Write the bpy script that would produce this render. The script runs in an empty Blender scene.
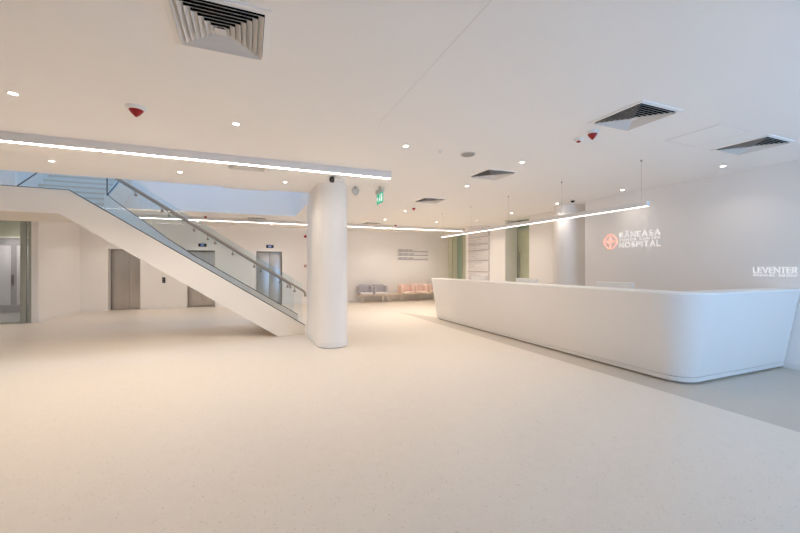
import bpy, bmesh, math
from mathutils import Vector, Matrix
PI = math.pi
C = bpy.context.scene.collection
H = 3.06            # ceiling height
UP = 4.0            # upper floor level

# ------------------------------------------------------------------ materials
def mat(name, col, rough=.6, metal=0.0, spec=.3, emit=None, estr=0.0, alpha=None):
    m = bpy.data.materials.new(name); m.use_nodes = True
    b = m.node_tree.nodes['Principled BSDF']
    b.inputs['Base Color'].default_value = (*col, 1)
    b.inputs['Roughness'].default_value = rough
    b.inputs['Metallic'].default_value = metal
    b.inputs['Specular IOR Level'].default_value = spec
    if emit:
        b.inputs['Emission Color'].default_value = (*emit, 1)
        b.inputs['Emission Strength'].default_value = estr
    return m

def textured(m, scale=30, amount=.04, bump=.0, stretch=(1, 1, 1)):
    """slight procedural unevenness of colour and surface"""
    nt = m.node_tree; b = nt.nodes['Principled BSDF']
    tc = nt.nodes.new('ShaderNodeTexCoord'); mp = nt.nodes.new('ShaderNodeMapping')
    mp.inputs['Scale'].default_value = stretch
    n = nt.nodes.new('ShaderNodeTexNoise'); n.inputs['Scale'].default_value = scale; n.inputs['Detail'].default_value = 3
    nt.links.new(tc.outputs['Object'], mp.inputs[0]); nt.links.new(mp.outputs[0], n.inputs['Vector'])
    mx = nt.nodes.new('ShaderNodeMix'); mx.data_type = 'RGBA'
    c = b.inputs['Base Color'].default_value
    mx.inputs['A'].default_value = (c[0]*(1-amount), c[1]*(1-amount), c[2]*(1-amount), 1)
    mx.inputs['B'].default_value = (min(1, c[0]*(1+amount)), min(1, c[1]*(1+amount)), min(1, c[2]*(1+amount)), 1)
    nt.links.new(n.outputs['Fac'], mx.inputs['Factor']); nt.links.new(mx.outputs['Result'], b.inputs['Base Color'])
    if bump:
        bp = nt.nodes.new('ShaderNodeBump'); bp.inputs['Strength'].default_value = bump; bp.inputs['Distance'].default_value = .002
        nt.links.new(n.outputs['Fac'], bp.inputs['Height']); nt.links.new(bp.outputs[0], b.inputs['Normal'])
    return m

def glass(name, tint, refl=1.0):
    """thin architectural glass: clear tinted sheet with mirror reflection by angle"""
    m = bpy.data.materials.new(name); m.use_nodes = True
    nt = m.node_tree; nt.nodes.clear()
    o = nt.nodes.new('ShaderNodeOutputMaterial'); mx = nt.nodes.new('ShaderNodeMixShader')
    t = nt.nodes.new('ShaderNodeBsdfTransparent'); t.inputs[0].default_value = (*tint, 1)
    g = nt.nodes.new('ShaderNodeBsdfGlossy'); g.inputs['Roughness'].default_value = .015
    g.inputs[0].default_value = (refl, refl, refl, 1)
    f = nt.nodes.new('ShaderNodeFresnel'); f.inputs[0].default_value = 1.5
    ge = nt.nodes.new('ShaderNodeNewGeometry'); iv = nt.nodes.new('ShaderNodeMath'); iv.operation = 'SUBTRACT'; iv.inputs[0].default_value = 1
    nt.links.new(ge.outputs['Backfacing'], iv.inputs[1])
    mu = nt.nodes.new('ShaderNodeMath'); mu.operation = 'MULTIPLY'     # only the entry face of the sheet reflects
    nt.links.new(f.outputs[0], mu.inputs[0]); nt.links.new(iv.outputs[0], mu.inputs[1])
    nt.links.new(mu.outputs[0], mx.inputs[0]); nt.links.new(t.outputs[0], mx.inputs[1]); nt.links.new(g.outputs[0], mx.inputs[2])
    nt.links.new(mx.outputs[0], o.inputs[0])
    return m

def floor_material():
    m = mat('speckled_floor', (.62, .55, .46), rough=.36, spec=.4)
    nt = m.node_tree; b = nt.nodes['Principled BSDF']; L = nt.links.new
    tc = nt.nodes.new('ShaderNodeTexCoord')
    # fine terrazzo chips
    v = nt.nodes.new('ShaderNodeTexVoronoi'); v.inputs['Scale'].default_value = 85
    L(tc.outputs['Object'], v.inputs['Vector'])
    rp = nt.nodes.new('ShaderNodeValToRGB')
    e = rp.color_ramp.elements
    e[0].position = 0; e[0].color = (.50, .41, .32, 1); e[1].position = 1; e[1].color = (1, .985, .96, 1)
    a = e.new(.10); a.color = (.66, .58, .48, 1); a2 = e.new(.16); a2.color = (.93, .92, .90, 1)
    L(v.outputs['Color'], rp.inputs[0])
    # only some cells carry a chip
    ds = nt.nodes.new('ShaderNodeMath'); ds.operation = 'LESS_THAN'; ds.inputs[1].default_value = .42
    L(v.outputs['Distance'], ds.inputs[0])
    chip = nt.nodes.new('ShaderNodeMix'); chip.data_type = 'RGBA'; chip.inputs['A'].default_value = (1, 1, 1, 1)
    L(ds.outputs[0], chip.inputs['Factor']); L(rp.outputs[0], chip.inputs['B'])
    # two colours of floor sheet: cream hall, greyer sheet around the counter
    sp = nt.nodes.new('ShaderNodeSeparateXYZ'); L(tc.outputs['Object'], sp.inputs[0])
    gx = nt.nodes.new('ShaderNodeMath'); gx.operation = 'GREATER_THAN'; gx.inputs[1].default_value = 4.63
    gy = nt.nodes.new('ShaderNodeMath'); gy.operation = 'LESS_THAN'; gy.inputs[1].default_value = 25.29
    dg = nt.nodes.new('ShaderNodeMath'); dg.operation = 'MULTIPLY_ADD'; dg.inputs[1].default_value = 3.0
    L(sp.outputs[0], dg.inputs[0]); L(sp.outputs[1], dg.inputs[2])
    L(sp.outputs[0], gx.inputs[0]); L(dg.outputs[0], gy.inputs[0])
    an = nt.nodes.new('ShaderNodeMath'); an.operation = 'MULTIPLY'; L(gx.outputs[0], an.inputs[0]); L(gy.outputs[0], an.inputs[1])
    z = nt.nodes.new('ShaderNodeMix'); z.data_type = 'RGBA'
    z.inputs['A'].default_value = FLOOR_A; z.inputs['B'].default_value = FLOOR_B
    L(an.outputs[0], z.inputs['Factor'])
    mu = nt.nodes.new('ShaderNodeMix'); mu.data_type = 'RGBA'; mu.blend_type = 'MULTIPLY'; mu.inputs['Factor'].default_value = .65
    L(z.outputs['Result'], mu.inputs['A']); L(chip.outputs['Result'], mu.inputs['B'])
    n = nt.nodes.new('ShaderNodeTexNoise'); n.inputs['Scale'].default_value = 9; n.inputs['Detail'].default_value = 5
    L(tc.outputs['Object'], n.inputs['Vector'])
    mr = nt.nodes.new('ShaderNodeMapRange'); mr.inputs['To Min'].default_value = .96; mr.inputs['To Max'].default_value = 1.03
    L(n.outputs['Fac'], mr.inputs['Value'])
    m2 = nt.nodes.new('ShaderNodeVectorMath'); m2.operation = 'SCALE'
    L(mu.outputs['Result'], m2.inputs[0]); L(mr.outputs[0], m2.inputs['Scale'])
    L(m2.outputs[0], b.inputs['Base Color'])
    return m

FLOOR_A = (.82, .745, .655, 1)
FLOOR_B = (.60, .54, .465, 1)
WARM = (1.0, .89, .795)
M = dict(
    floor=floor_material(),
    wall=textured(mat('white_wall_paint', (.90, .885, .87), .75, spec=.15), 60, .012, .08),
    ceil=textured(mat('white_ceiling_paint', (.93, .915, .90), .85, spec=.1), 60, .01),
    stone=textured(mat('white_solid_surface', (.83, .81, .79), .38, spec=.4), 40, .01),
    ledge=textured(mat('white_counter_ledge', (.92, .92, .91), .3, spec=.5), 40, .01),
    stair=textured(mat('cream_stair_paint', (.85, .81, .75), .6, spec=.25), 40, .012),
    tread=textured(mat('pale_terrazzo_tread', (.78, .74, .68), .5, spec=.3), 120, .06),
    nosing=mat('cream_nosing', (.66, .56, .45), .6),
    seal=mat('black_rubber_seal', (.015, .018, .022), .5),
    steel=textured(mat('brushed_steel', (.62, .60, .58), .32, 1.0), 220, .10, .05, (1, 1, .02)),
    steel2=mat('satin_steel_rail', (.40, .38, .36), .3, 1.0),
    frame=mat('grey_metal_frame', (.30, .31, .30), .45, .3),
    gframe=mat('green_grey_frame', (.42, .44, .40), .45, .2),
    alu=mat('grey_aluminium_profile', (.82, .80, .79), .45, .0),
    white=mat('white_enamel', (.85, .85, .84), .4, spec=.4),
    plinth=mat('beige_plinth', (.40, .36, .31), .6),
    dark=mat('dark_duct_shade', (.006, .006, .007), .9, spec=.0),
    louver=mat('white_louver', (.74, .72, .70), .5),
    black=mat('black_plastic', (.02, .02, .022), .35),
    red=mat('red_plastic', (.33, .008, .012), .4, spec=.4),
    redlens=mat('red_lens', (.35, .01, .015), .2, spec=.5),
    gfab=textured(mat('grey_upholstery', (.50, .49, .53), .95, spec=.1), 150, .12, .2),
    gfab2=textured(mat('pale_grey_upholstery', (.72, .70, .71), .95, spec=.1), 150, .1, .2),
    pfab=textured(mat('salmon_upholstery', (.84, .65, .58), .95, spec=.1), 150, .12, .2),
    pfab2=textured(mat('pale_pink_upholstery', (.90, .75, .69), .95, spec=.1), 150, .1, .2),
    oak=textured(mat('pale_oak', (.68, .58, .46), .5), 12, .15, .05, (1, 12, 12)),
    legm=mat('white_powdercoat', (.80, .78, .74), .4),
    board=mat('pale_grey_board', (.73, .71, .715), .5),
    boardline=mat('dark_board_edge', (.42, .38, .38), .5),
    ink=mat('grey_print', (.52, .48, .50), .6),
    sgrey=mat('grey_sign_strip', (.42, .42, .45), .5),
    sgrey2=mat('pale_sign_ink', (.70, .69, .71), .5),
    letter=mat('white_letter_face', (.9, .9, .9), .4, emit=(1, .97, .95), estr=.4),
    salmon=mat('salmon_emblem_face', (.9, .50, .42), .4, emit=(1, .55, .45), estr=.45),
    green=mat('green_exit_face', (.0, .30, .17), .3, emit=(.0, .60, .38), estr=.35),
    pict=mat('white_exit_pictogram', (.9, .9, .9), .3, emit=(.75, 1, .9), estr=.5),
    display=mat('dark_display', (.01, .012, .03), .15, spec=.6),
    digit=mat('blue_display_digit', (.2, .3, .7), .3, emit=(.35, .5, 1), estr=.8),
    lav=textured(mat('lavender_grey_door', (.45, .44, .50), .55), 20, .04),
    lav2=textured(mat('pale_lavender_panel', (.72, .71, .80), .5), 20, .05),
    gwall=textured(mat('sage_wall', (.62, .61, .53), .7), 20, .02),
    dfloor=textured(mat('dark_grey_floor', (.36, .36, .37), .3, spec=.5), 30, .05),
    frost=textured(mat('frosted_green_glass', (.52, .56, .42), .25, spec=.5), 3, .08),
    frostd=textured(mat('deep_green_glass', (.26, .38, .28), .2, spec=.5), 3, .08),
    frostp=textured(mat('pale_green_glass', (.68, .69, .56), .25, spec=.5), 3, .08),
    jamb=mat('green_grey_jamb', (.78, .80, .76), .5),
    spk=mat('grey_speaker_mesh', (.36, .34, .32), .6),
    detg=mat('pale_grey_detector', (.55, .54, .53), .5),
    taupe=textured(mat('dark_unseen_wall', (.42, .37, .32), .6), 20, .03),  # dark tone for unseen walls, chosen to cut bounce light on the front floor
    line=mat('hairline_gap', (.78, .76, .75), .8),
    lamp=mat('lit_diffuser', (.9, .9, .9), .5, emit=(1, .915, .82), estr=17.0),
    lamp3=mat('lit_far_diffuser', (.9, .9, .9), .5, emit=(1, .90, .80), estr=8.0),
    lamp2=mat('lit_pendant_diffuser', (.9, .9, .9), .5, emit=(1, .93, .88), estr=2.8),
    dl=mat('lit_downlight_lens', (.9, .9, .9), .5, emit=(1, .90, .76), estr=22.0),
    glassb=glass('clear_balustrade_glass', (.94, .97, .985)),
    glassg=glass('green_tinted_glass', (.93, .95, .92)),
    glassw=glass('window_glass', (.95, .98, .99)),
)

# ------------------------------------------------------------------ mesh helpers
class MB:
    def __init__(s): s.bm = bmesh.new()
    def box(s, x0, x1, y0, y1, z0, z1):
        v = [s.bm.verts.new(p) for p in ((x0,y0,z0),(x1,y0,z0),(x1,y1,z0),(x0,y1,z0),(x0,y0,z1),(x1,y0,z1),(x1,y1,z1),(x0,y1,z1))]
        for f in ((3,2,1,0),(4,5,6,7),(0,1,5,4),(1,2,6,5),(2,3,7,6),(3,0,4,7)): s.bm.faces.new([v[i] for i in f])
        return s
    def prism(s, pts, axis, a, b):
        """polygon extruded along axis ('x','y','z') from a to b"""
        def P(p, t):
            if axis == 'x': return (t, p[0], p[1])
            if axis == 'y': return (p[0], t, p[1])
            return (p[0], p[1], t)
        va = [s.bm.verts.new(P(p, a)) for p in pts]; vb = [s.bm.verts.new(P(p, b)) for p in pts]
        s.bm.faces.new(va); s.bm.faces.new(vb[::-1])
        n = len(pts)
        for i in range(n): s.bm.faces.new((va[i], vb[i], vb[(i+1) % n], va[(i+1) % n]))
        return s
    def rings(s, rs, cap=True, closed=False):
        """loft through rings of equal length"""
        R = [[s.bm.verts.new(p) for p in r] for r in rs]; n = len(rs[0])
        last = len(R) if closed else len(R)-1
        for k in range(last):
            A, B = R[k], R[(k+1) % len(R)]
            for i in range(n): s.bm.faces.new((A[i], A[(i+1) % n], B[(i+1) % n], B[i]))
        if cap and not closed: s.bm.faces.new(R[0][::-1]); s.bm.faces.new(R[-1])
        return s
    def lathe(s, cx, cy, prof, n=24):
        return s.rings([[(cx+r*math.cos(2*PI*i/n), cy+r*math.sin(2*PI*i/n), z) for i in range(n)] for r, z in prof])
    def tube(s, pts, r, n=10):
        pts = [Vector(p) for p in pts]; rs = []; up = None
        for i, p in enumerate(pts):
            d = ((pts[min(i+1, len(pts)-1)] - p).normalized() + (p - pts[max(i-1, 0)]).normalized()).normalized()
            if up is None: up = d.orthogonal().normalized()
            up = (up - d*up.dot(d)).normalized(); sd = d.cross(up)
            rs.append([p + r*(math.cos(2*PI*k/n)*up + math.sin(2*PI*k/n)*sd) for k in range(n)])
        return s.rings(rs)
    def build(s, name, m, parent=None, bevel=0, seg=3, smooth=False):
        bmesh.ops.recalc_face_normals(s.bm, faces=s.bm.faces)
        me = bpy.data.meshes.new(name); s.bm.to_mesh(me); s.bm.free()
        me.materials.append(m)
        if smooth:
            for p in me.polygons: p.use_smooth = True
            try: me.set_sharp_from_angle(angle=.7)
            except Exception: pass
        o = bpy.data.objects.new(name, me); C.objects.link(o)
        if parent:
            o.parent = parent
            mw = Vector((0, 0, 0)); q = parent
            while q: mw += q.location; q = q.parent
            o.location = -mw if parent.get('abs') else (0, 0, 0)
        if bevel:
            bv = o.modifiers.new('bevel', 'BEVEL'); bv.width = bevel; bv.segments = seg; bv.limit_method = 'ANGLE'
            for p in me.polygons: p.use_smooth = True
        return o

def tag(o, label=None, cat=None, group=None, kind=None):
    for k, v in (('label', label), ('category', cat), ('group', group), ('kind', kind)):
        if v: o[k] = v
    return o

def empty(name, loc, label, cat, group=None, rz=0):
    """thing: children are modelled about its own origin"""
    o = bpy.data.objects.new(name, None); C.objects.link(o); o.location = loc; o.rotation_euler = (0, 0, rz)
    o.empty_display_size = .2
    return tag(o, label, cat, group)

def dup(root, loc, label, rz=None):
    def cp(o, par):
        c = o.copy(); C.objects.link(c); c.parent = par
        for ch in [x for x in o.children]: cp(ch, c)
        return c
    r = cp(root, None); r.location = loc
    if rz is not None: r.rotation_euler = (0, 0, rz)
    r['label'] = label
    return r

def struct(name, mb, m, bevel=0, parent=None):
    return tag(mb.build(name, m, parent, bevel), kind='structure')

# ------------------------------------------------------------------ shell
X0, Y0 = -9.0, -2.6          # left and rear limits of the hall
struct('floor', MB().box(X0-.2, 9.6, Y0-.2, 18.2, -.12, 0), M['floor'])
# ceiling slab with the stair void left open
OX0, OX1, OY0, OY1 = -5.2, 1.35, 7.95, 11.8
cb = MB()
cb.box(X0-.2, 9.6, Y0-.2, OY0, H, UP).box(X0-.2, 9.6, OY1, 18.2, H, UP).box(OX1, 9.6, OY0, OY1, H, UP).box(X0-.2, OX0, OY0, OY1, H, UP)
struct('ceiling', cb, M['ceil'])
# upper storey shaft, open to the sky above the void
ub = MB()
ub.box(OX0-.2, OX1+.2, OY0-.2, OY0, UP, 7.2)
ub.box(OX1, OX1+.2, OY0, 15.5, UP, 7.2).box(OX0-.2, OX0, OY0, 15.5, UP, 7.2).box(OX0-.2, OX1+.2, 15.5, 15.7, UP, 7.2)
struct('wall_upper', ub, M['wall'])
struct('ceiling_unseen_slot', MB().box(OX0-.2, OX1+.2, 10.0, 15.7, 7.2, 7.4).box(OX0-.2, OX1+.2, OY0-.2, 9.2, 7.2, 7.4), M['ceil'])  # unseen roof, its slot narrowed to weaken the blue light in the void
struct('trim_1', MB().box(-.50, .42, 7.95, 9.0, 3.24, 3.75), M['stair'])

# back wall with three lift recesses
LZ = 2.12; YB = 15.5; RD = .3
lifts = [(-4.43, -3.5), (-2.07, -1.15), (.30, 1.27)]
wb = MB(); x = -5.2
for a, b in lifts:
    wb.box(x, a, YB, YB+.5, 0, H); wb.box(a, b, YB, YB+.5, LZ, H); wb.box(a, b, YB+RD+.06, YB+.5, 0, LZ); x = b
wb.box(x, 9.4, YB, YB+.5, 0, H)
struct('wall_back', wb, M['wall'])
sk = MB(); x = -5.19
for a, b in lifts: sk.box(x, a, YB-.012, YB, 0, .08); x = b
sk.box(x, 8.9, YB-.012, YB, 0, .08)
struct('baseboard_back', sk, M['white'])
# left: short wall towards the lifts, then the glazed front of a side room
struct('wall_left', MB().box(-5.34, -5.2, 12.85, YB+.5, 0, H), M['wall'])
struct('baseboard_left', MB().box(-5.2, -5.188, 12.85, YB-.012, 0, .08), M['white'])
struct('wall_left_hall', MB().box(X0-.2, X0, Y0, 13.0, 0, H), M['taupe'])  # unseen wall, darkened so less light reaches the front floor
struct('wall_side_room', MB().box(X0-.2, -5.34, 16.2, 16.4, 0, H).box(X0-.2, X0, 13.0, 16.2, 0, H), M['gwall'])
struct('floor_side_room', MB().box(X0, -5.35, 13.1, 16.2, 0, .006), M['dfloor'])
# right: sign wall, column return, recess, directory wall, glazed corner
struct('wall_right', MB().box(7.4, 7.6, Y0, 6.45, 0, H).box(7.6, 8.6, 6.33, 6.45, 0, H), M['wall'])
struct('baseboard_right', MB().box(7.388, 7.4, Y0, 6.45, 0, .08), M['white'])
struct('wall_right_far', MB().box(7.93, 8.9, 6.45, 8.94, 0, H).box(7.93, 9.1, 10.08, 12.5, 0, H).box(8.9, 9.1, 8.94, 10.08, 0, H), M['wall'])
struct('wall_right_glazed', MB().box(9.05, 9.25, 12.5, YB, 0, H), M['wall'])
# unseen rear façade, made dark to dim the front floor; windows assumed for daylight
rw = MB()
wins = [(3.0, 4.9), (5.2, 7.1)]
rw.box(X0, 3.0, Y0-.2, Y0, 0, H).box(4.9, 5.2, Y0-.2, Y0, 0, H).box(7.1, 7.6, Y0-.2, Y0, 0, H)
for a, b in wins: rw.box(a, b, Y0-.2, Y0, 2.75, H).box(a, b, Y0-.2, Y0, 0, .1)
struct('wall_rear', rw, M['taupe'])
for i, (a, b) in enumerate(wins):
    w = struct('window_%d' % (i+1), MB().box(a, b, Y0-.11, Y0-.1, .1, 2.75), M['glassw'])
    fr = MB().box(a, a+.05, Y0-.14, Y0-.06, .1, 2.75).box(b-.05, b, Y0-.14, Y0-.06, .1, 2.75).box(a+.05, b-.05, Y0-.14, Y0-.06, .1, .15).box(a+.05, b-.05, Y0-.14, Y0-.06, 2.7, 2.75)
    fr.build('window_frame', M['frame'], w)
# thin control joint and access hatch in the ceiling
struct('trim_2', MB().box(1.315, 1.320, 1.5, 3.8, H-.0015, H+.01), M['line'])

# ------------------------------------------------------------------ side room door and glazing on the left
t = empty('glazed_partition', (-5.34, 12.92, 0), 'green tinted full height glass partition beside the white wall, under the stair landing', 'glass partition')
MB().box(-.075, 0, -.04, .04, 0, H).box(-.245, -.12, -.03, .03, 0, H).build('frame_post', M['gframe'], t, .004)
MB().box(-.12, -.075, -.008, .008, .0, H).build('narrow_pane', M['glassg'], t)
MB().box(-3.6, -.245, -.006, .006, .05, H-.04).build('glass_pane', M['glassg'], t)
MB().box(-3.6, -.245, -.02, .02, 0, .05).box(-3.6, -.245, -.02, .02, H-.04, H).build('rail', M['gframe'], t)
d = struct('door_1', MB().box(-7.85, -6.42, 16.1, 16.2, 0, 2.45), M['lav'])
MB().box(-7.7, -7.2, 16.08, 16.1, .25, 2.2).box(-7.05, -6.6, 16.08, 16.1, .25, 2.2).build('door_panel', M['lav2'], d, .004)
MB().box(-7.16, -7.13, 16.03, 16.1, .9, 1.25).build('door_handle', M['steel2'], d)
MB().box(-6.42, -6.36, 16.08, 16.2, 0, 2.5).box(-7.91, -7.85, 16.08, 16.2, 0, 2.5).box(-7.85, -6.42, 16.08, 16.2, 2.45, 2.5).build('door_frame', M['white'], d)

# ------------------------------------------------------------------ lifts
names = ['steel lift doors at far left below the slope of the staircase',
         'middle steel lift doors, half hidden behind the staircase',
         'steel lift doors nearest the round-ended white column, seen through the stair glass']
for (a, b), lb in zip(lifts, names):
    t = empty('lift_door', ((a+b)/2, YB+RD, 0), lb, 'lift', 'lifts along the back wall')
    w = (b-a)/2; s = .07 if a < -4 else 0
    MB().box(-w+.03, s-.003, 0, .03, .01, LZ-.035).build('door_leaf', M['steel'], t, .002)
    MB().box(s+.003, w-.03, 0, .03, .01, LZ-.035).build('door_leaf', M['steel'], t, .002)
    MB().box(-w, -w+.03, -.02, .04, 0, LZ).box(w-.03, w, -.02, .04, 0, LZ).box(-w+.03, w-.03, -.02, .04, LZ-.035, LZ).build('door_frame', M['steel2'], t)
    MB().box(-w+.03, w-.03, -.05, .04, 0, .01).build('sill', M['steel2'], t)
for cx, lb in ((-1.56, 'small dark floor display above the middle lift'), (.80, 'small dark floor display above the lift nearest the column')):
    t = empty('lift_indicator', (cx, YB, 2.25), lb, 'display', 'lift displays')
    MB().box(-.14, .14, -.02, 0, 0, .12).build('mounting_box', M['display'], t, .004)
    MB().box(-.05, -.03, -.022, -.02, .03, .09).box(-.01, .04, -.022, -.02, .08, .092).box(-.01, .04, -.022, -.02, .055, .064).box(-.01, .04, -.022, -.02, .03, .04).build('digit', M['digit'], t)
t = empty('lift_call_panel', (-2.79, YB, .93), 'small dark call button plate on the white wall between the left and middle lifts', 'call panel')
MB().box(-.045, .045, -.015, 0, 0, .2).build('switch_plate', M['black'], t, .003)
for z in (.06, .13): MB().box(-.018, .018, -.02, -.015, z-.018, z+.018).build('button', M['steel2'], t)

# ------------------------------------------------------------------ staircase
S = .638                                   # slope of the lower flight
def lo_top(x): return .2 + S*(1.17-x)
ya, yb, yc, yd = 8.40, 8.50, 10.0, 10.1    # near stringer, far stringer
st = empty('staircase', (0, 0, 0), 'white staircase with glass balustrades rising left to a landing and turning up behind', 'staircase')
prof = [(-5.2, 2.90), (-2.98, 2.88), (1.17, .2), (1.17, 0), (.60, 0), (-3.12, 2.455), (-5.2, 2.455)]
MB().prism(prof, 'y', ya, yb).build('stringer', M['stair'], st)
# far stringer with swept-up top where the upper flight begins
sweep = [(-2.86, 3.09), (-2.80, 3.02), (-2.70, 2.93), (-2.56, 2.82), (-2.35, 2.655), (-2.1, 2.46), (-1.8, 2.21)]
fprof = [(-2.86, 2.455)] + sweep + [(-1.2, lo_top(-1.2)+.06), (1.22, .24), (1.22, 0), (.60, 0), (-2.86, lo_top(-2.86)-.56)]
fprof = fprof[1:-1] + [(-2.86, 2.31)]
MB().prism(fprof, 'y', yc, yd).build('stringer', M['stair'], st)
# lower flight: 17 risers
N = 17; rise = 2.75/N; run = 4.05/(N-1); pts = [(1.05, 0)]
x = 1.05; z = 0
for k in range(N):
    z += rise; pts.append((x, z))
    if k < N-1: x -= run; pts.append((x, z))
pts += [(-5.2, 2.75), (-5.2, 2.455), (-3.12, 2.455), (.62, .0)]
MB().prism(pts, 'y', yb, yc).build('lower_steps', M['tread'], st)
nb = MB(); x = 1.05; z = 0
for k in range(N):
    z += rise; nb.box(x-.03, x+.004, yb, yc, z-.03, z+.003); x -= run
nb.build('nosing', M['nosing'], st)
# landing extends back to the foot of the upper flight
MB().box(-5.2, -2.86, yc, 10.1, 2.455, 2.75).build('landing', M['stair'], st)
# upper flight: rises away from the viewer, X -4.4 .. -2.86
UN = 8; ur = (UP-2.75)/UN; ug = 1.7/(UN-1)
pu = [(10.1, 2.46), (10.1, 2.75)]; y = 10.1; z = 2.75
for k in range(UN):
    z += ur; pu.append((y, z))
    if k < UN-1: y += ug; pu.append((y, z))
pu += [(11.8, UP), (11.8, 3.49)]
MB().prism(pu, 'x', -4.38, -2.96).build('upper_steps', M['tread'], st)
nb = MB(); y = 10.1; z = 2.75
for k in range(UN):
    z += ur; nb.box(-4.38, -2.96, y-.004, y+.03, z-.035, z+.003); y += ug
nb.build('nosing', M['nosing'], st)
up = [(10.1, 2.455), (10.1, 3.09), (11.8, 4.11), (11.8, 3.485)]
MB().prism(up, 'x', -2.96, -2.86).build('stringer', M['stair'], st)
MB().prism([(10.02, 2.455), (10.02, 3.12), (11.8, 4.17), (11.8, 3.485)], 'x', -4.48, -4.38).build('stringer', M['stair'], st)
# black rubber seals along the glass feet
def seal(pl, r=.011):
    return MB().tube(pl, r, 6).build('glass_seal', M['seal'], st)
seal([(-5.2, 8.43, 2.905), (-2.98, 8.43, 2.885), (1.17, 8.43, .205)])
seal([(x, 10.03, z+.004) for x, z in sweep] + [(-1.2, 10.03, lo_top(-1.2)+.065), (1.22, 10.03, .245)])
seal([(-2.90, 10.1, 3.10), (-2.90, 11.8, 4.12)])
seal([(-4.42, 10.02, 3.13), (-4.42, 11.8, 4.18)])
seal([(-2.89, 10.06, 3.08), (-2.89, 10.06, 4.1)], .013)
# glass balustrade panes
GH = .90
def pane(x0, x1, y, f, name='glass_pane'):
    g = .006
    return MB().prism([(x0+g, f(x0)+.01), (x1-g, f(x1)+.01), (x1-g, f(x1)+GH), (x0+g, f(x0)+GH)], 'y', y-.006, y+.006).build(name, M['glassb'], st)
for x0, x1 in ((-2.98, -1.95), (-1.95, -.92), (-.92, .11), (.11, 1.12)):
    pane(x0, x1, 8.46, lo_top); pane(max(x0, -2.1), x1, 10.05, lambda x: lo_top(x)+.05)
for x0, x1 in ((-5.15, -4.1), (-4.1, -2.98)): pane(x0, x1, 8.46, lambda x: 2.9)
MB().prism([(-2.84, 3.1), (-2.56, 2.83), (-2.11, 2.48), (-2.11, 3.3), (-2.84, 3.95)], 'y', 10.044, 10.056).build('glass_pane', M['glassb'], st)
for xx in (-2.91, -4.43):
    MB().prism([(10.12, 3.12), (11.78, 4.12), (11.78, 5.0), (10.12, 4.0)], 'x', xx-.006, xx+.006).build('glass_pane', M['glassb'], st)
# handrails held off the glass by brackets
def rail(y, gy, xe, brackets):
    f = lambda x: .946 + .65*(1.17-x)
    pl = [(-5.1, y, f(-2.95)), (-3.05, y, f(-2.95)), (-2.95, y, f(-2.93)), (xe-.06, y, f(xe-.06)), (xe-.02, y, f(xe-.02)-.005), (xe, y, f(xe)-.04), (xe+.005, y, f(xe)-.10)]
    r = MB().tube(pl, .024, 12).build('handrail', M['steel2'], st, smooth=True)
    for bx in brackets:
        z = f(bx)
        s = 1 if gy > y else -1
        b = MB().tube([(bx, y, z), (bx, y, z-.07), (bx, y+.5*(gy-y), z-.11), (bx, gy-.006*s, z-.12)], .009, 8)
        b.build('bracket', M['steel2'], r, smooth=True)
        MB().tube([(bx, gy-.02*s, z-.12), (bx, gy-.006*s, z-.12)], .03, 12).build('bracket_disc', M['steel2'], r)
rail(8.39, 8.46, 1.17, (-1.98, -1.55, -1.0, -.62, .12, .8, .95))
rail(9.98, 10.05, 1.02, (-1.7, -.9, -.35, .3, .75))

# ------------------------------------------------------------------ columns
def stadium(cx0, cy0, cx1, cy1, r, z, n=16):
    a0 = math.atan2(cy1-cy0, cx1-cx0); out = []
    for k in range(n+1):
        a = a0 - PI/2 + PI*k/n; out.append((cx1+r*math.cos(a), cy1+r*math.sin(a), z))
    for k in range(n+1):
        a = a0 + PI/2 + PI*k/n; out.append((cx0+r*math.cos(a), cy0+r*math.sin(a), z))
    return out
def column(c, r, lb):
    t = empty('column', ((c[0]+c[2])/2, (c[1]+c[3])/2, 0), lb, 'column')
    mx, my = t.location.x, t.location.y; q = (c[0]-mx, c[1]-my, c[2]-mx, c[3]-my)
    MB().rings([stadium(*q, r, .10), stadium(*q, r, H)]).build('shaft', M['wall'], t, smooth=True)
    MB().rings([stadium(*q, r+.006, .012), stadium(*q, r+.006, .10)]).build('baseboard', M['white'], t, smooth=True)
    MB().rings([stadium(*q, r-.006, 0), stadium(*q, r-.006, .012)]).build('shadow_gap', M['plinth'], t)
column((1.49, 7.05, 1.49, 8.25), .29, 'freestanding white oval column at the foot of the staircase')
column((7.58, 7.15, 8.2, 7.15), .33, 'white rounded column at the end of the sign wall, behind the reception counter')

# ------------------------------------------------------------------ reception counter
def cpath(off, z, inner=0.0):
    """plan of the counter: far end -> along the front -> rounded corner -> sign wall"""
    xf = 5.07 - off; ye = 2.935 - off; r = .28 + off*1.0 - inner
    xf += inner; ye += inner
    p = [(xf, 9.5, z), (xf, 7.0, z), (xf, 5.0, z)]
    for k in range(15):
        a = PI + (PI/2)*k/14
        p.append((xf + r + r*math.cos(a), ye + r + r*math.sin(a), z))
    p += [(6.6, ye, z), (7.385, ye, z)]
    return p
rc = empty('reception_counter', (0, 0, 0), 'long white reception counter with outward leaning front and rounded corner', 'counter')
def wall_between(outer, inner, name, m, **k):
    """closed solid between outer path rings and inner path rings"""
    mb = MB(); rs = []
    for i in range(len(outer[0])):
        rs.append([o[i] for o in outer] + [q[i] for q in inner[::-1]])
    mb.rings(rs); return mb.build(name, m, rc, **k)
def lean(z): return .19*z/1.18
wall_between([cpath(lean(z), z) for z in (.092, .5, .9, 1.155)], [cpath(lean(z), z, .30) for z in (.092, .5, .9, 1.155)], 'front_panel', M['stone'], smooth=True)
wall_between([cpath(lean(z), z) for z in (.028, .086)], [cpath(lean(z), z, .30) for z in (.028, .086)], 'kick_band', M['stone'], smooth=True)
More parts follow.
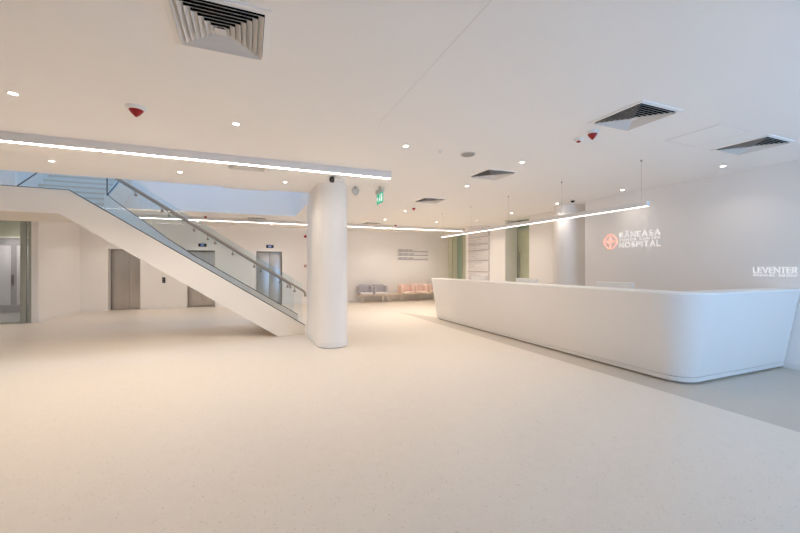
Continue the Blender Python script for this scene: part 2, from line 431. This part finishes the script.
wall_between([cpath(-.012, .086), cpath(-.012, .092)], [cpath(-.012, .086, .25), cpath(-.012, .092, .25)], 'joint_line', M['plinth'])
wall_between([cpath(-.04, 0), cpath(-.04, .028)], [cpath(-.04, 0, .2), cpath(-.04, .028, .2)], 'plinth', M['plinth'], smooth=True)
wall_between([cpath(lean(1.155), 1.155), cpath(lean(1.165)+.004, 1.163), cpath(lean(1.18)+.002, 1.176), cpath(lean(1.18)-.01, 1.182)], [cpath(lean(z), z, .34) for z in (1.155, 1.163, 1.176, 1.182)], 'ledge', M['ledge'], smooth=True)
MB().box(5.30, 5.98, 3.7, 9.45, .71, .74).build('desk_top', M['white'], rc, .004)
for y in (3.75, 5.3, 7.2, 9.4): MB().box(5.45, 5.9, y-.015, y+.015, 0, .71).build('desk_support', M['white'], rc)
t = None
for k, (y, lb) in enumerate(((4.23, 'white monitor rim showing over the counter nearest the sign wall lettering'), (6.29, 'white monitor rim over the counter in front of the recessed green door'), (8.05, 'white monitor rim over the counter in front of the tall directory board'))):
    if t is None:
        t = empty('computer_monitor', (5.50, y, .742), lb, 'monitor', 'monitors behind the counter')
        MB().box(-.02, .02, -.32, .32, .11, .515).build('monitor_case', M['white'], t, .01)
        MB().box(.02, .024, -.30, .30, .13, .50).build('screen', M['display'], t)
        MB().box(-.04, -.02, -.04, .04, .01, .3).build('stand_neck', M['steel2'], t)
        MB().box(-.10, .10, -.12, .12, 0, .01).build('stand_foot', M['steel2'], t, .003)
        first = t
    else: dup(first, (5.50, y, .742), lb)

# ------------------------------------------------------------------ seating along the back wall
def sofa(x0, n, w, seatm, backm, lb):
    L = n*w; t = empty('sofa', (x0, 14.76, 0), lb, 'sofa')
    MB().box(0, L, .02, .62, .30, .335).build('frame', M['oak'], t, .005)
    for k in range(n):
        MB().box(k*w+.06, (k+1)*w-.06, 0, .55, .335, .43).build('seat', seatm, t, .03)
        MB().box(k*w+.07, (k+1)*w-.07, .42, .60, .42, .74).build('backrest', backm, t, .05, 4)
        for s in (0, 1):
            e = k*w+.01 if s == 0 else (k+1)*w-.11
            MB().box(e, e+.10, .12, .62, .335, .70).build('armrest', backm, t, .045, 4)
    for lx in ([.18, L-.28] if n == 2 else [.08, L/2, L-.12]):
        for ly in (.06, .55): MB().box(lx, lx+.03, ly, ly+.03, 0, .30).build('leg', M['legm'], t)
    return t
sofa(4.27, 2, .65, M['gfab2'], M['gfab'], 'grey two seat sofa with white legs against the back wall')
t = empty('side_table', (5.57, 14.76, 0), 'low pale wooden table between the grey and the pink sofa', 'table')
MB().box(.0, .62, .02, .62, .30, .335).build('table_top', M['oak'], t, .004)
for lx in (.04, .55):
    for ly in (.06, .55): MB().box(lx, lx+.03, ly, ly+.03, 0, .30).build('leg', M['legm'], t)
sofa(6.19, 3, .65, M['pfab2'], M['pfab'], 'pink three seat sofa with white legs, its right end behind the counter')

# ------------------------------------------------------------------ writing
def arc(cx, cy, rx, ry, a0, a1, n=12):
    return [(cx+rx*math.cos(math.radians(a0+(a1-a0)*k/n)), cy+ry*math.sin(math.radians(a0+(a1-a0)*k/n))) for k in range(n+1)]
GLYPH = {   # advance width, strokes on a cap height of 1
    'A': (.74, [[(0, 0), (.37, 1), (.74, 0)], [(.14, .34), (.60, .34)]]),
    'B': (.56, [[(0, 0), (0, 1)], [(0, 1)]+arc(.30, .77, .22, .23, 90, -90, 8)+[(0, .54)], [(0, .54)]+arc(.31, .27, .25, .27, 90, -90, 8)+[(0, 0)]]),
    'C': (.66, [arc(.42, .5, .42, .5, 50, 310, 16)]),
    'D': (.70, [[(0, 0), (0, 1), (.24, 1)]+arc(.26, .5, .44, .5, 90, -90, 12)+[(0, 0)]]),
    'E': (.50, [[(.50, 1), (0, 1), (0, 0), (.50, 0)], [(0, .52), (.44, .52)]]),
    'G': (.74, [arc(.44, .5, .44, .5, 50, 320, 16)+[(.74, .46), (.46, .46)]]),
    'H': (.66, [[(0, 0), (0, 1)], [(.66, 0), (.66, 1)], [(0, .52), (.66, .52)]]),
    'I': (.02, [[(.01, 0), (.01, 1)]]),
    'L': (.46, [[(0, 1), (0, 0), (.46, 0)]]),
    'M': (.82, [[(0, 0), (.06, 1), (.41, .16), (.76, 1), (.82, 0)]]),
    'N': (.68, [[(0, 0), (0, 1), (.68, 0), (.68, 1)]]),
    'O': (.86, [arc(.43, .5, .43, .5, 0, 360, 24)]),
    'P': (.52, [[(0, 0), (0, 1)], [(0, 1)]+arc(.27, .74, .25, .26, 90, -90, 8)+[(0, .48)]]),
    'R': (.56, [[(0, 0), (0, 1)], [(0, 1)]+arc(.27, .74, .25, .26, 90, -90, 8)+[(0, .48)], [(.24, .48), (.56, 0)]]),
    'S': (.52, [arc(.27, .74, .25, .26, 40, 270, 10)+arc(.25, .24, .27, .24, 90, -140, 10)]),
    'T': (.62, [[(0, 1), (.62, 1)], [(.31, 1), (.31, 0)]]),
    'U': (.66, [[(0, 1), (0, .33)]+arc(.33, .33, .33, .33, 180, 360, 10)+[(.66, 1)]]),
    'V': (.72, [[(0, 1), (.36, 0), (.72, 1)]]),
    ' ': (.34, []),
}
GLYPH['\u0102'] = (.74, GLYPH['A'][1] + [arc(.37, 1.30, .17, .14, 190, 350, 8)])
def lettering(name, parent, body, width, cap, origin, m, weight=.16, gap=.26):
    """flat cut letters facing -X: text runs along -Y, up is Z"""
    if len(body) > 1:
        tot = sum(GLYPH[c][0] for c in body) + gap*(len(body)-1); sx = width/tot; x = 0
        for c in body:
            w = GLYPH[c][0]
            if c != ' ': lettering(name, parent, c, w*sx, cap, (origin[0], origin[1]-x*sx, origin[2]), m, weight, gap)
            x += w + gap
        return
    tot = sum(GLYPH[c][0] for c in body) + gap*(len(body)-1)
    sx = width/tot; hw = weight*cap/2; x = 0; mb = MB(); lay = 0
    for c in body:
        w, strokes = GLYPH[c]
        for st_ in strokes:
            P = [((x+p[0])*sx, p[1]*(cap-2*hw)+hw) for p in st_]; n = len(P); lf, rt = [], []
            closed = (abs(P[0][0]-P[-1][0]) + abs(P[0][1]-P[-1][1])) < 1e-6
            for i, p in enumerate(P):
                a = P[i-1] if i else (P[-2] if closed else p); b = P[i+1] if i < n-1 else (P[1] if closed else p)
                d1 = Vector((p[0]-a[0], p[1]-a[1])); d2 = Vector((b[0]-p[0], b[1]-p[1]))
                d1 = d1.normalized() if d1.length > 1e-9 else d2.normalized(); d2 = d2.normalized() if d2.length > 1e-9 else d1
                t_ = (d1+d2); t_ = t_.normalized() if t_.length > 1e-6 else d1
                nn = Vector((-t_.y, t_.x)); k = hw/max(.45, nn.dot(Vector((-d1.y, d1.x))))
                ext = Vector((0, 0))
                if not closed and i == 0: ext = -d2*hw*.9
                if not closed and i == n-1: ext = d1*hw*.9
                q = Vector(p)+ext; lf.append(q+nn*k); rt.append(q-nn*k)
            f = .004 + .0004*(lay % 3); lay += 1
            rs = [[(0, -l.x, l.y), (-f, -l.x, l.y), (-f, -r.x, r.y), (0, -r.x, r.y)] for l, r in zip(lf, rt)]
            mb.rings([[Vector(v)+Vector(origin) for v in r] for r in rs])
        x += w + gap
    return mb.build(name, m, parent)
t = empty('hospital_sign', (7.4, 5.58, 1.91), 'salmon cross emblem with white letters BĂNEASA TUMOR CENTER HOSPITAL on the grey white wall', 'sign')
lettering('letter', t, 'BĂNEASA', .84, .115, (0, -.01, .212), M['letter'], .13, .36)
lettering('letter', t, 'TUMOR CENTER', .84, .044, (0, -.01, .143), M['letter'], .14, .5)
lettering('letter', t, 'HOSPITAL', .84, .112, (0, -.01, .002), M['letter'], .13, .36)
# emblem: lobed ring around a cross with curved quadrants
eb = MB(); ec = (.21, .145); n = 64
def ring(fr, fi):
    out, inn = [], []
    for k in range(n):
        a = 2*PI*k/n
        out.append((fr(a)*math.cos(a), fr(a)*math.sin(a))); inn.append((fi(a)*math.cos(a), fi(a)*math.sin(a)))
    rs = []
    for k in range(n):
        (a1, b1), (a2, b2) = out[k], inn[k]
        rs.append([(-.004, ec[0]-a1, ec[1]+b1), (-.014, ec[0]-a1, ec[1]+b1), (-.014, ec[0]-a2, ec[1]+b2), (-.004, ec[0]-a2, ec[1]+b2)])
    eb.rings(rs, closed=True)
lob = lambda a: .150 + .022*abs(math.cos(2*a))**.6
ring(lambda a: lob(a), lambda a: lob(a)-.028)
for q in range(4):
    a0 = q*PI/2
    eb.box(-.014, -.004, ec[0]-.015+.07*math.cos(a0)-.055*abs(math.cos(a0)), ec[0]+.015+.07*math.cos(a0)+.055*abs(math.cos(a0)),
           ec[1]-.015+.07*math.sin(a0)-.055*abs(math.sin(a0)), ec[1]+.015+.07*math.sin(a0)+.055*abs(math.sin(a0)))
    c = (.095*math.cos(a0+PI/4), .095*math.sin(a0+PI/4)); pl = []
    for k in range(9):
        a = a0 + PI/4 + PI*.62 + (2*PI-PI*1.24)*k/8
        pl.append((-.009, ec[0]-(c[0]+.052*math.cos(a)), ec[1]+c[1]+.052*math.sin(a)))
    eb.tube(pl, .008, 6)
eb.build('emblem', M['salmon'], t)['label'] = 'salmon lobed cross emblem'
t = empty('company_sign', (7.4, 3.29, 1.35), 'white letters LEVENTER MEDICAL GROUP on the wall right of the hospital sign', 'sign')
lettering('letter', t, 'LEVENTER', .50, .088, (0, 0, .058), M['letter'], .11, .24)
lettering('letter', t, 'MEDICAL GROUP', .50, .030, (0, 0, .006), M['letter'], .14, .5)

# directory boards on the far right wall
import random
random.seed(4)
t = empty('directory_sign', (7.93, 11.62, .9), 'tall directory of stacked pale panels between two green glass doors', 'notice board')
zs = [(2.60, 2.95), (2.36, 2.57), (2.12, 2.33), (1.74, 2.09), (1.33, 1.71), (.92, 1.30)]
for z0, z1 in zs:
    p = MB().box(-.02, 0, -.66, .66, z0-.9, z1-.9).build('panel', M['board'], t, .003)
    MB().box(-.024, -.02, -.66, .66, z0-.9-.012, z0-.9+.006).box(-.024, 0, -.672, -.66, z0-.9, z1-.9).build('panel_edge', M['boardline'], p)
    rb = MB(); z = z1-.9-.07
    while z > z0-.9+.05:
        a = .60
        for w in range(random.randint(1, 3)):
            l = random.uniform(.12, .3); rb.box(-.022, -.02, a-l, a, z, z+.022); a -= l+.04
        z -= .07
    rb.build('print', M['ink'], p)
t = empty('wall_sign', (7.02, YB, 1.82), 'grey striped information sign on the back wall above the pink sofa', 'sign')
for z0, z1 in ((.36, .50), (.19, .32), (.0, .14)):
    p = MB().box(-.76, .76, -.015, 0, z0, z1).build('strip', M['board'], t, .003)
    MB().box(-.76, .76, -.017, -.015, z0, z0+.035).build('strip_edge', M['sgrey'], p)
    rb = MB(); a = -.70
    for w in range(3):
        l = random.uniform(.12, .26); rb.box(a, a+l, -.017, -.015, z0+.06, z0+.11); a += l+.05
    rb.build('print', M['sgrey'], p)

# ------------------------------------------------------------------ green glazed doors on the right
t = empty('glass_door', (8.46, 9.51, 0), 'green glass door recessed in the wall right of the directory board', 'door')
MB().box(-.03, .03, -.56, .50, .02, H-.35).build('glass_leaf', M['frost'], t)
MB().box(-.04, .04, .50, .57, 0, H).box(-.04, .04, -.57, -.56, 0, H).box(-.04, .04, -.56, .50, H-.35, H-.28).build('door_frame', M['gframe'], t)
MB().box(-.02, .02, -.56, .50, H-.28, H).build('transom_pane', M['frostd'], t)
MB().tube([(-.04, .40, .9), (-.09, .40, .95), (-.09, .40, 1.95), (-.04, .40, 2.0)], .014, 8).build('pull_handle', M['steel2'], t)
struct('trim_3', MB().box(7.93, 8.9, 10.07, 10.08, 0, H), M['jamb'])
t = empty('glazed_screen', (8.9, 14.0, 0), 'green glass screen in the far corner left of the directory board', 'glass partition')
MB().box(-.02, .02, 1.16, 1.48, 0, H).build('glass_pane', M['frostp'], t)
MB().box(-.02, .02, .72, 1.10, 0, H).build('glass_pane', M['frost'], t)
MB().box(-.02, .02, .30, .66, 0, H).build('glass_pane', M['frostd'], t)
MB().box(-.02, .02, -1.4, .24, 0, H).build('glass_pane', M['frost'], t)
MB().box(-.04, .04, 1.10, 1.16, 0, H).box(-.04, .04, .66, .72, 0, H).box(-.04, .04, .24, .30, 0, H).build('mullion', M['gframe'], t)

# ------------------------------------------------------------------ fire alarm devices on the back wall
t = empty('alarm_sounder', (2.17, YB, 2.70), 'red alarm sounder high on the back wall beside the white column', 'alarm')
MB().rings([[(r*math.cos(2*PI*k/20), y, .05+r*math.sin(2*PI*k/20)) for k in range(20)] for r, y in ((.055, 0), (.055, -.04), (.045, -.055), (.02, -.06))]).build('mounted_sounder', M['red'], t, smooth=True)
t = empty('fire_call_point', (2.17, YB, 1.49), 'red fire call point low on the back wall beside the white column', 'alarm')
MB().box(-.05, .05, -.045, 0, 0, .10).build('mounting_case', M['red'], t, .008)
MB().box(-.03, .03, -.048, -.045, .025, .075).build('press_plate', M['white'], t)

# ------------------------------------------------------------------ ceiling diffusers
def diffuser(cx, cy, lb, first=[]):
    if first: return dup(first[0], (cx, cy, H), lb)
    t = empty('ceiling_vent', (cx, cy, H), lb, 'vent', 'square ceiling vents'); first.append(t)
    def sq(r, z): return [(-r, -r, z), (r, -r, z), (r, r, z), (-r, r, z)]
    MB().box(-.262, .262, -.262, .262, -.002, .0).build('duct_shade_sheet', M['dark'], t)  # flat black sheet painted as the shade inside the duct
    f = MB(); f.rings([sq(.30, 0), sq(.30, -.008), sq(.262, -.012), sq(.262, 0)], cap=False, closed=True); f.build('frame', M['ceil'], t)
    for k in range(7):
        r0 = .022 + .034*k
        f = MB(); f.rings([sq(r0, -.003), sq(r0+.029, -.025), sq(r0+.0315, -.025), sq(r0+.0025, -.003)], cap=False, closed=True)
        f.build('louver', M['louver'], t)
    MB().box(-.034, .034, -.034, .034, -.027, -.024).build('centre_plate', M['louver'], t)
    return t
diffuser(-.165, 2.68, 'large square ceiling vent at the top left, nearest the viewer')
diffuser(3.70, 2.63, 'square ceiling vent beside the red beacon, right of centre')
diffuser(5.97, 2.67, 'square ceiling vent at the far right above the sign wall')
diffuser(3.80, 5.16, 'square ceiling vent right of the round ceiling speaker')
diffuser(3.93, 7.72, 'small looking far ceiling vent beyond the round ceiling speaker')
diffuser(-.02, 6.12, 'ceiling vent half hidden behind the long left line lamp')
diffuser(.27, 12.75, 'far ceiling vent beyond the stair void in front of the lifts')
diffuser(4.07, 12.55, 'farthest ceiling vent above the sofas')
t = empty('ceiling_hatch', (5.06, 2.69, H), 'flush square access hatch between the two right hand ceiling vents', 'hatch')
MB().box(-.29, .29, -.28, .28, -.004, 0).build('hatch_panel', M['ceil'], t)
h = MB(); h.box(-.30, .30, -.29, -.285, -.003, 0).box(-.30, .30, .285, .29, -.003, 0).box(-.30, -.295, -.285, .285, -.003, 0).box(.295, .30, -.285, .285, -.003, 0)
h.build('hatch_gap', M['line'], t)

# ------------------------------------------------------------------ downlights
DL = [(-1.95, 4.39, 'bright ceiling downlight at the far left, nearest the viewer', 1),
      (-.12, 4.40, 'ceiling downlight right of the nearest red beacon', 1),
      (1.88, 4.38, 'ceiling downlight above the end of the left line lamp', 1),
      (3.77, 4.40, 'ceiling downlight just right of the vent beyond the speaker', 1),
      (3.90, 6.10, 'ceiling downlight below left of the vent beyond the speaker', 1),
      (-2.67, 6.98, 'ceiling downlight at far left under the line lamp, by the stair void', 1),
      (-1.03, 6.99, 'ceiling downlight at the edge of the stair void above the handrail top', 1),
      (.63, 7.08, 'ceiling downlight at the edge of the stair void left of the white column', 1),
      (7.01, 5.22, 'ceiling downlight above the salmon emblem by the sign wall', 1),
      (6.79, 3.39, 'ceiling downlight above the white company letters by the sign wall', 1),
      (7.02, 6.93, 'ceiling downlight lighting the top of the far right column', 1),
      (7.05, 8.66, 'ceiling downlight in front of the recessed green door', 1),
      (7.10, 10.48, 'ceiling downlight above the tall directory board', 1),
      (4.05, 9.48, 'ceiling downlight left of the far small beacon', 1),
      (4.16, 11.43, 'farther ceiling downlight towards the sofas', 1),
      (6.05, 11.39, 'ceiling downlight above the far end of the counter pendant', 1),
      (-3.9, 14.4, 'ceiling downlight washing the white wall at the far left', 0),
      (-1.6, 14.4, 'ceiling downlight in front of the middle lift', 0),
      (.8, 14.4, 'ceiling downlight in front of the right lift', 0),
      (5.2, 14.4, 'ceiling downlight above the grey sofa', 0),
      (7.2, 14.4, 'ceiling downlight above the pink sofa', 0)]
def spot(x, y, z, e, size=2.3, blend=.9, col=WARM, r=.035):
    l = bpy.data.lights.new('downlight_beam', 'SPOT'); l.energy = e; l.color = col; l.spot_size = size; l.spot_blend = blend; l.shadow_soft_size = r
    return l
DLE = 46
d0 = None
for x, y, lb, seen in DL:
    if d0 is None:
        d0 = empty('downlight', (x, y, H), lb, 'ceiling lamp', 'recessed ceiling downlights')
        MB().lathe(0, 0, [(.046, 0), (.046, -.005), (.033, -.007), (.031, 0)]).build('trim_ring', M['white'], d0, smooth=True)
        MB().lathe(0, 0, [(.030, -.001), (.030, -.004)]).build('lens', M['dl'], d0)
        o = d0
    else: o = dup(d0, (x, y, H), lb)
    e = DLE*(.18 if (x > 6.7 and y < 6) else .45 if (0 < x < 1 and 6 < y < 8) else .35 if (x > 6.7 and y < 8) else .8 if (x > 6.7 and y < 12) else (.95 if x < 1 else .55) if y < 5 else 1.5 if y < 9 else 2.4 if y < 14 else 1.0)
    lo = [c for c in o.children if c.type == 'LIGHT']
    if lo: lo[0].data = spot(x, y, 0, e, blend=1.0)
    else:
        lo = bpy.data.objects.new('beam', spot(x, y, 0, e, blend=1.0)); C.objects.link(lo); lo.parent = o; lo.location = (0, 0, -.03)

# more downlights of the same grid, behind the viewer
for (x, y), nth in zip(((-4.2, 4.4), (-6.5, 4.4), (-6.5, 7.0), (-6.5, 10.5)), ('just beyond the left edge in the nearest row', 'second beyond the left edge in the nearest row', 'beyond the left edge, level with the stair landing', 'beyond the left edge, in front of the glazed side room')):
    o = dup(d0, (x, y, H), 'ceiling downlight '+nth)
    for ch in list(o.children):
        if ch.type == 'LIGHT': ch.data = ch.data.copy()

# sprinkler
t = empty('ceiling_sprinkler', (2.38, 4.38, H), 'tiny white ceiling sprinkler between the downlight and the round speaker', 'sprinkler')
MB().lathe(0, 0, [(.03, 0), (.028, -.008), (.012, -.01), (.010, -.03), (.02, -.032), (.02, -.036)], 16).build('head', M['white'], t, smooth=True)

# ------------------------------------------------------------------ linear lamps
def line_lamp(name, x0, x1, y, zb, w, h, lb, estr, thing_m):
    t = empty(name, ((x0+x1)/2, y, zb), lb, 'linear lamp'); L = (x1-x0)/2
    MB().box(-L, L, -w/2, w/2, .006, h).build('housing', M['alu'], t, .003)
    MB().box(-L+.01, L-.01, -w/2+.012, w/2-.012, 0, .006).build('diffuser', thing_m, t)
    return t
line_lamp('ceiling_line_lamp', -7.5, 2.17, 5.7, 2.95, .075, .11, 'long surface mounted line lamp crossing the left of the ceiling to the white column', 9, M['lamp'])
line_lamp('ceiling_line_lamp', -3.5, 8.2, 13.0, 2.95, .075, .11, 'long far line lamp in front of the lifts and sofas', 9, M['lamp3'])
pt = empty('pendant_lamp', (5.3, 6.60, 2.37), 'long slim pendant line lamp hung on wires above the reception counter', 'linear lamp')
MB().box(-.035, .035, -3.05, 3.05, .006, .075).build('housing', M['alu'], pt, .003)
MB().box(-.026, .026, -3.04, 3.04, 0, .006).build('diffuser', M['lamp2'], pt)
for y in (3.65, 5.13, 6.62, 8.1, 9.58):
    w = MB().tube([(0, y-6.60, .075), (0, y-6.60, H-2.37)], .0014, 6).build('wire', M['steel2'], pt)
    r = .05 if y > 9 else .011
    MB().lathe(0, y-6.60, [(r, H-2.37), (r, H-2.37-.02), (r*.3, H-2.37-.03)], 12).build('ceiling_cap', M['alu'] if y > 9 else M['frame'], w)

# ------------------------------------------------------------------ ceiling devices
def beacon(cx, cy, r, lb):
    t = empty('ceiling_beacon', (cx, cy, H), lb, 'alarm', 'red ceiling beacons')
    MB().lathe(0, 0, [(r*1.15, 0), (r*1.15, -.018), (r*1.0, -.03)], 24).build('base', M['white'], t, smooth=True)
    MB().lathe(0, 0, [(r*.82, -.03), (r*.78, -.038), (r*.45, -.070), (r*.10, -.094)], 24).build('lens', M['redlens'] if r < .05 else M['red'], t, smooth=True)
    return t
beacon(-1.01, 4.32, .075, 'red ceiling beacon nearest the viewer at the upper left')
beacon(3.67, 3.10, .062, 'red ceiling beacon beside the vent at the right')
beacon(3.99, 8.76, .055, 'small red ceiling beacon beyond the far small vent')
beacon(5.0, 12.6, .05, 'small red ceiling beacon just before the far line lamp')
beacon(-1.19, 12.6, .055, 'red ceiling beacon beyond the stair void, above the handrail')
t = empty('smoke_detector', (3.71, 3.33, H), 'small white smoke detector beside the red beacon at the right', 'smoke detector')
MB().lathe(0, 0, [(.055, 0), (.055, -.015), (.045, -.03), (.03, -.034)], 24).build('base', M['white'], t, smooth=True)
MB().lathe(0, 0, [(.024, -.034), (.022, -.046), (.01, -.05)], 16).build('sensor', M['redlens'], t, smooth=True)
t = empty('ceiling_speaker', (2.81, 4.37, H), 'flat round grey speaker in the ceiling between two downlights', 'speaker')
MB().lathe(0, 0, [(.10, 0), (.10, -.008), (.09, -.012)], 32).build('rim', M['detg'], t, smooth=True)
MB().lathe(0, 0, [(.088, -.012), (.086, -.016)], 32).build('grille', M['spk'], t)
t = empty('ceiling_sensor', (1.93, 6.98, H), 'pale cone shaped sensor hanging from the ceiling right of the column top', 'sensor')
MB().lathe(0, 0, [(.03, 0), (.03, -.03), (.07, -.05), (.075, -.10), (.05, -.14), (.02, -.17)], 24).build('cone', M['detg'], t, smooth=True)
t = empty('security_camera', (1.38, 6.34, H), 'white security camera with black lens at the top of the left column', 'camera')
MB().lathe(.10, .0, [(.045, 0), (.045, -.02), (.02, -.03), (.018, -.05)], 16).build('mount', M['white'], t, smooth=True)
b = MB(); b.rings([[(.17-.20*u, -.0-.05*u, -.06) for u in (0,)]*0 or [(x0, r*math.cos(2*PI*k/16), -.055+r*math.sin(2*PI*k/16)) for k in range(16)] for x0, r in ((.19, .03), (.17, .038), (.0, .040), (-.01, .036))])
b.build('body', M['white'], t, smooth=True)
b = MB(); b.rings([[(x0, r*math.cos(2*PI*k/16), -.055+r*math.sin(2*PI*k/16)) for k in range(16)] for x0, r in ((-.01, .048), (-.04, .052), (-.07, .045), (-.085, .02))])
b.build('lens_hood', M['black'], t, smooth=True)
t = empty('dome_camera', (6.97, 6.42, H), 'small dark dome camera on the ceiling beside the far right column', 'camera')
MB().lathe(0, 0, [(.07, 0), (.065, -.02), (.05, -.025)], 24).build('ceiling_mount', M['white'], t, smooth=True)
MB().lathe(0, 0, [(.045, -.025), (.042, -.045), (.025, -.062), (.008, -.067)], 24).build('dome', M['black'], t, smooth=True)
# hanging emergency exit sign
t = empty('exit_sign', (2.37, 6.80, 2.715), 'green emergency exit sign hanging from the ceiling behind the column', 'sign')
MB().box(-.03, .03, -.18, .18, .22, .30).build('housing', M['detg'], t, .006)
MB().box(-.012, .012, -.012, .012, .30, .345).build('bracket', M['frame'], t)
MB().box(-.006, .006, -.175, .175, .02, .22).build('sign_face', M['green'], t)
pm = MB()
for sx in (-1, 1):
    a, b2 = sorted((sx*.0065, sx*.010))
    def q(y0, y1, z0, z1): pm.box(a, b2, y0, y1, z0, z1)
    q(-.15, -.09, .05, .19)                                     # doorway
    pm.prism([(-.03+.016*math.cos(k*PI/4), .175+.016*math.sin(k*PI/4)) for k in range(8)], 'x', a, b2)   # head
    pm.prism([(-.02, .155), (-.045, .15), (-.02, .10), (.005, .105)], 'x', a, b2)                # torso
    pm.prism([(-.02, .105), (-.055, .085), (-.055, .055), (-.045, .055), (-.043, .08), (.0, .10)], 'x', a, b2)
    pm.prism([(.005, .11), (.02, .075), (.05, .06), (.045, .05), (.01, .065), (-.01, .10)], 'x', a, b2)
    pm.prism([(.075, .12), (.12, .165), (.12, .135), (.16, .135), (.16, .105), (.12, .105), (.12, .075)], 'x', a, b2)
pm.build('pictogram', M['pict'], t)

# ------------------------------------------------------------------ daylight
W = bpy.data.worlds.new('sky'); bpy.context.scene.world = W; W.use_nodes = True
bg = W.node_tree.nodes['Background']; bg.inputs[0].default_value = (.40, .64, 1.0, 1); bg.inputs[1].default_value = 5.5
def portal(loc, rot, sx, sy):
    l = bpy.data.lights.new('daylight_portal', 'AREA'); l.shape = 'RECTANGLE'; l.size = sx; l.size_y = sy; l.cycles.is_portal = True
    o = bpy.data.objects.new('daylight_portal', l); C.objects.link(o); o.location = loc; o.rotation_euler = rot
for a, b in wins: portal(((a+b)/2, Y0-.22, 1.42), (PI/2, 0, 0), b-a, 2.65)
portal(((OX0+OX1)/2, 9.6, 7.25), (0, 0, 0), OX1-OX0, .8)
# side room line lamp; the spots under it are added to brighten the room
t = empty('ceiling_line_lamp', (-7.0, 14.6, H-.055), 'white line lamp in the side room behind the glass at the left edge', 'linear lamp')
MB().box(-.03, .03, -1.2, 1.2, .006, .05).build('housing', M['alu'], t)
MB().box(-.025, .025, -1.19, 1.19, 0, .006).build('diffuser', M['lamp'], t)
for y in (-.8, .8):
    lo = bpy.data.objects.new('beam', spot(0, 0, 0, 60, blend=1.0)); C.objects.link(lo); lo.parent = t; lo.location = (0, y, -.03)

# ------------------------------------------------------------------ camera and view
cam = bpy.data.cameras.new('camera'); cam.sensor_width = 36; cam.lens = 370/800*36; cam.clip_start = .05
co = bpy.data.objects.new('camera', cam); C.objects.link(co)
co.location = (0, 0, 1.5); co.rotation_euler = (PI/2, 0, -math.atan2(.38, .925)); cam.shift_y = .0006
sc = bpy.context.scene; sc.camera = co
sc.view_settings.view_transform = 'Standard'; sc.view_settings.look = 'None'; sc.view_settings.gamma = 1
sc.view_settings.use_curve_mapping = False; sc.view_settings.exposure = 0.36
sc.cycles.max_bounces = 14; sc.cycles.diffuse_bounces = 12; sc.cycles.transparent_max_bounces = 16
sc.cycles.caustics_reflective = False; sc.cycles.caustics_refractive = False
sc.cycles.use_denoising = True; sc.cycles.sample_clamp_indirect = 4
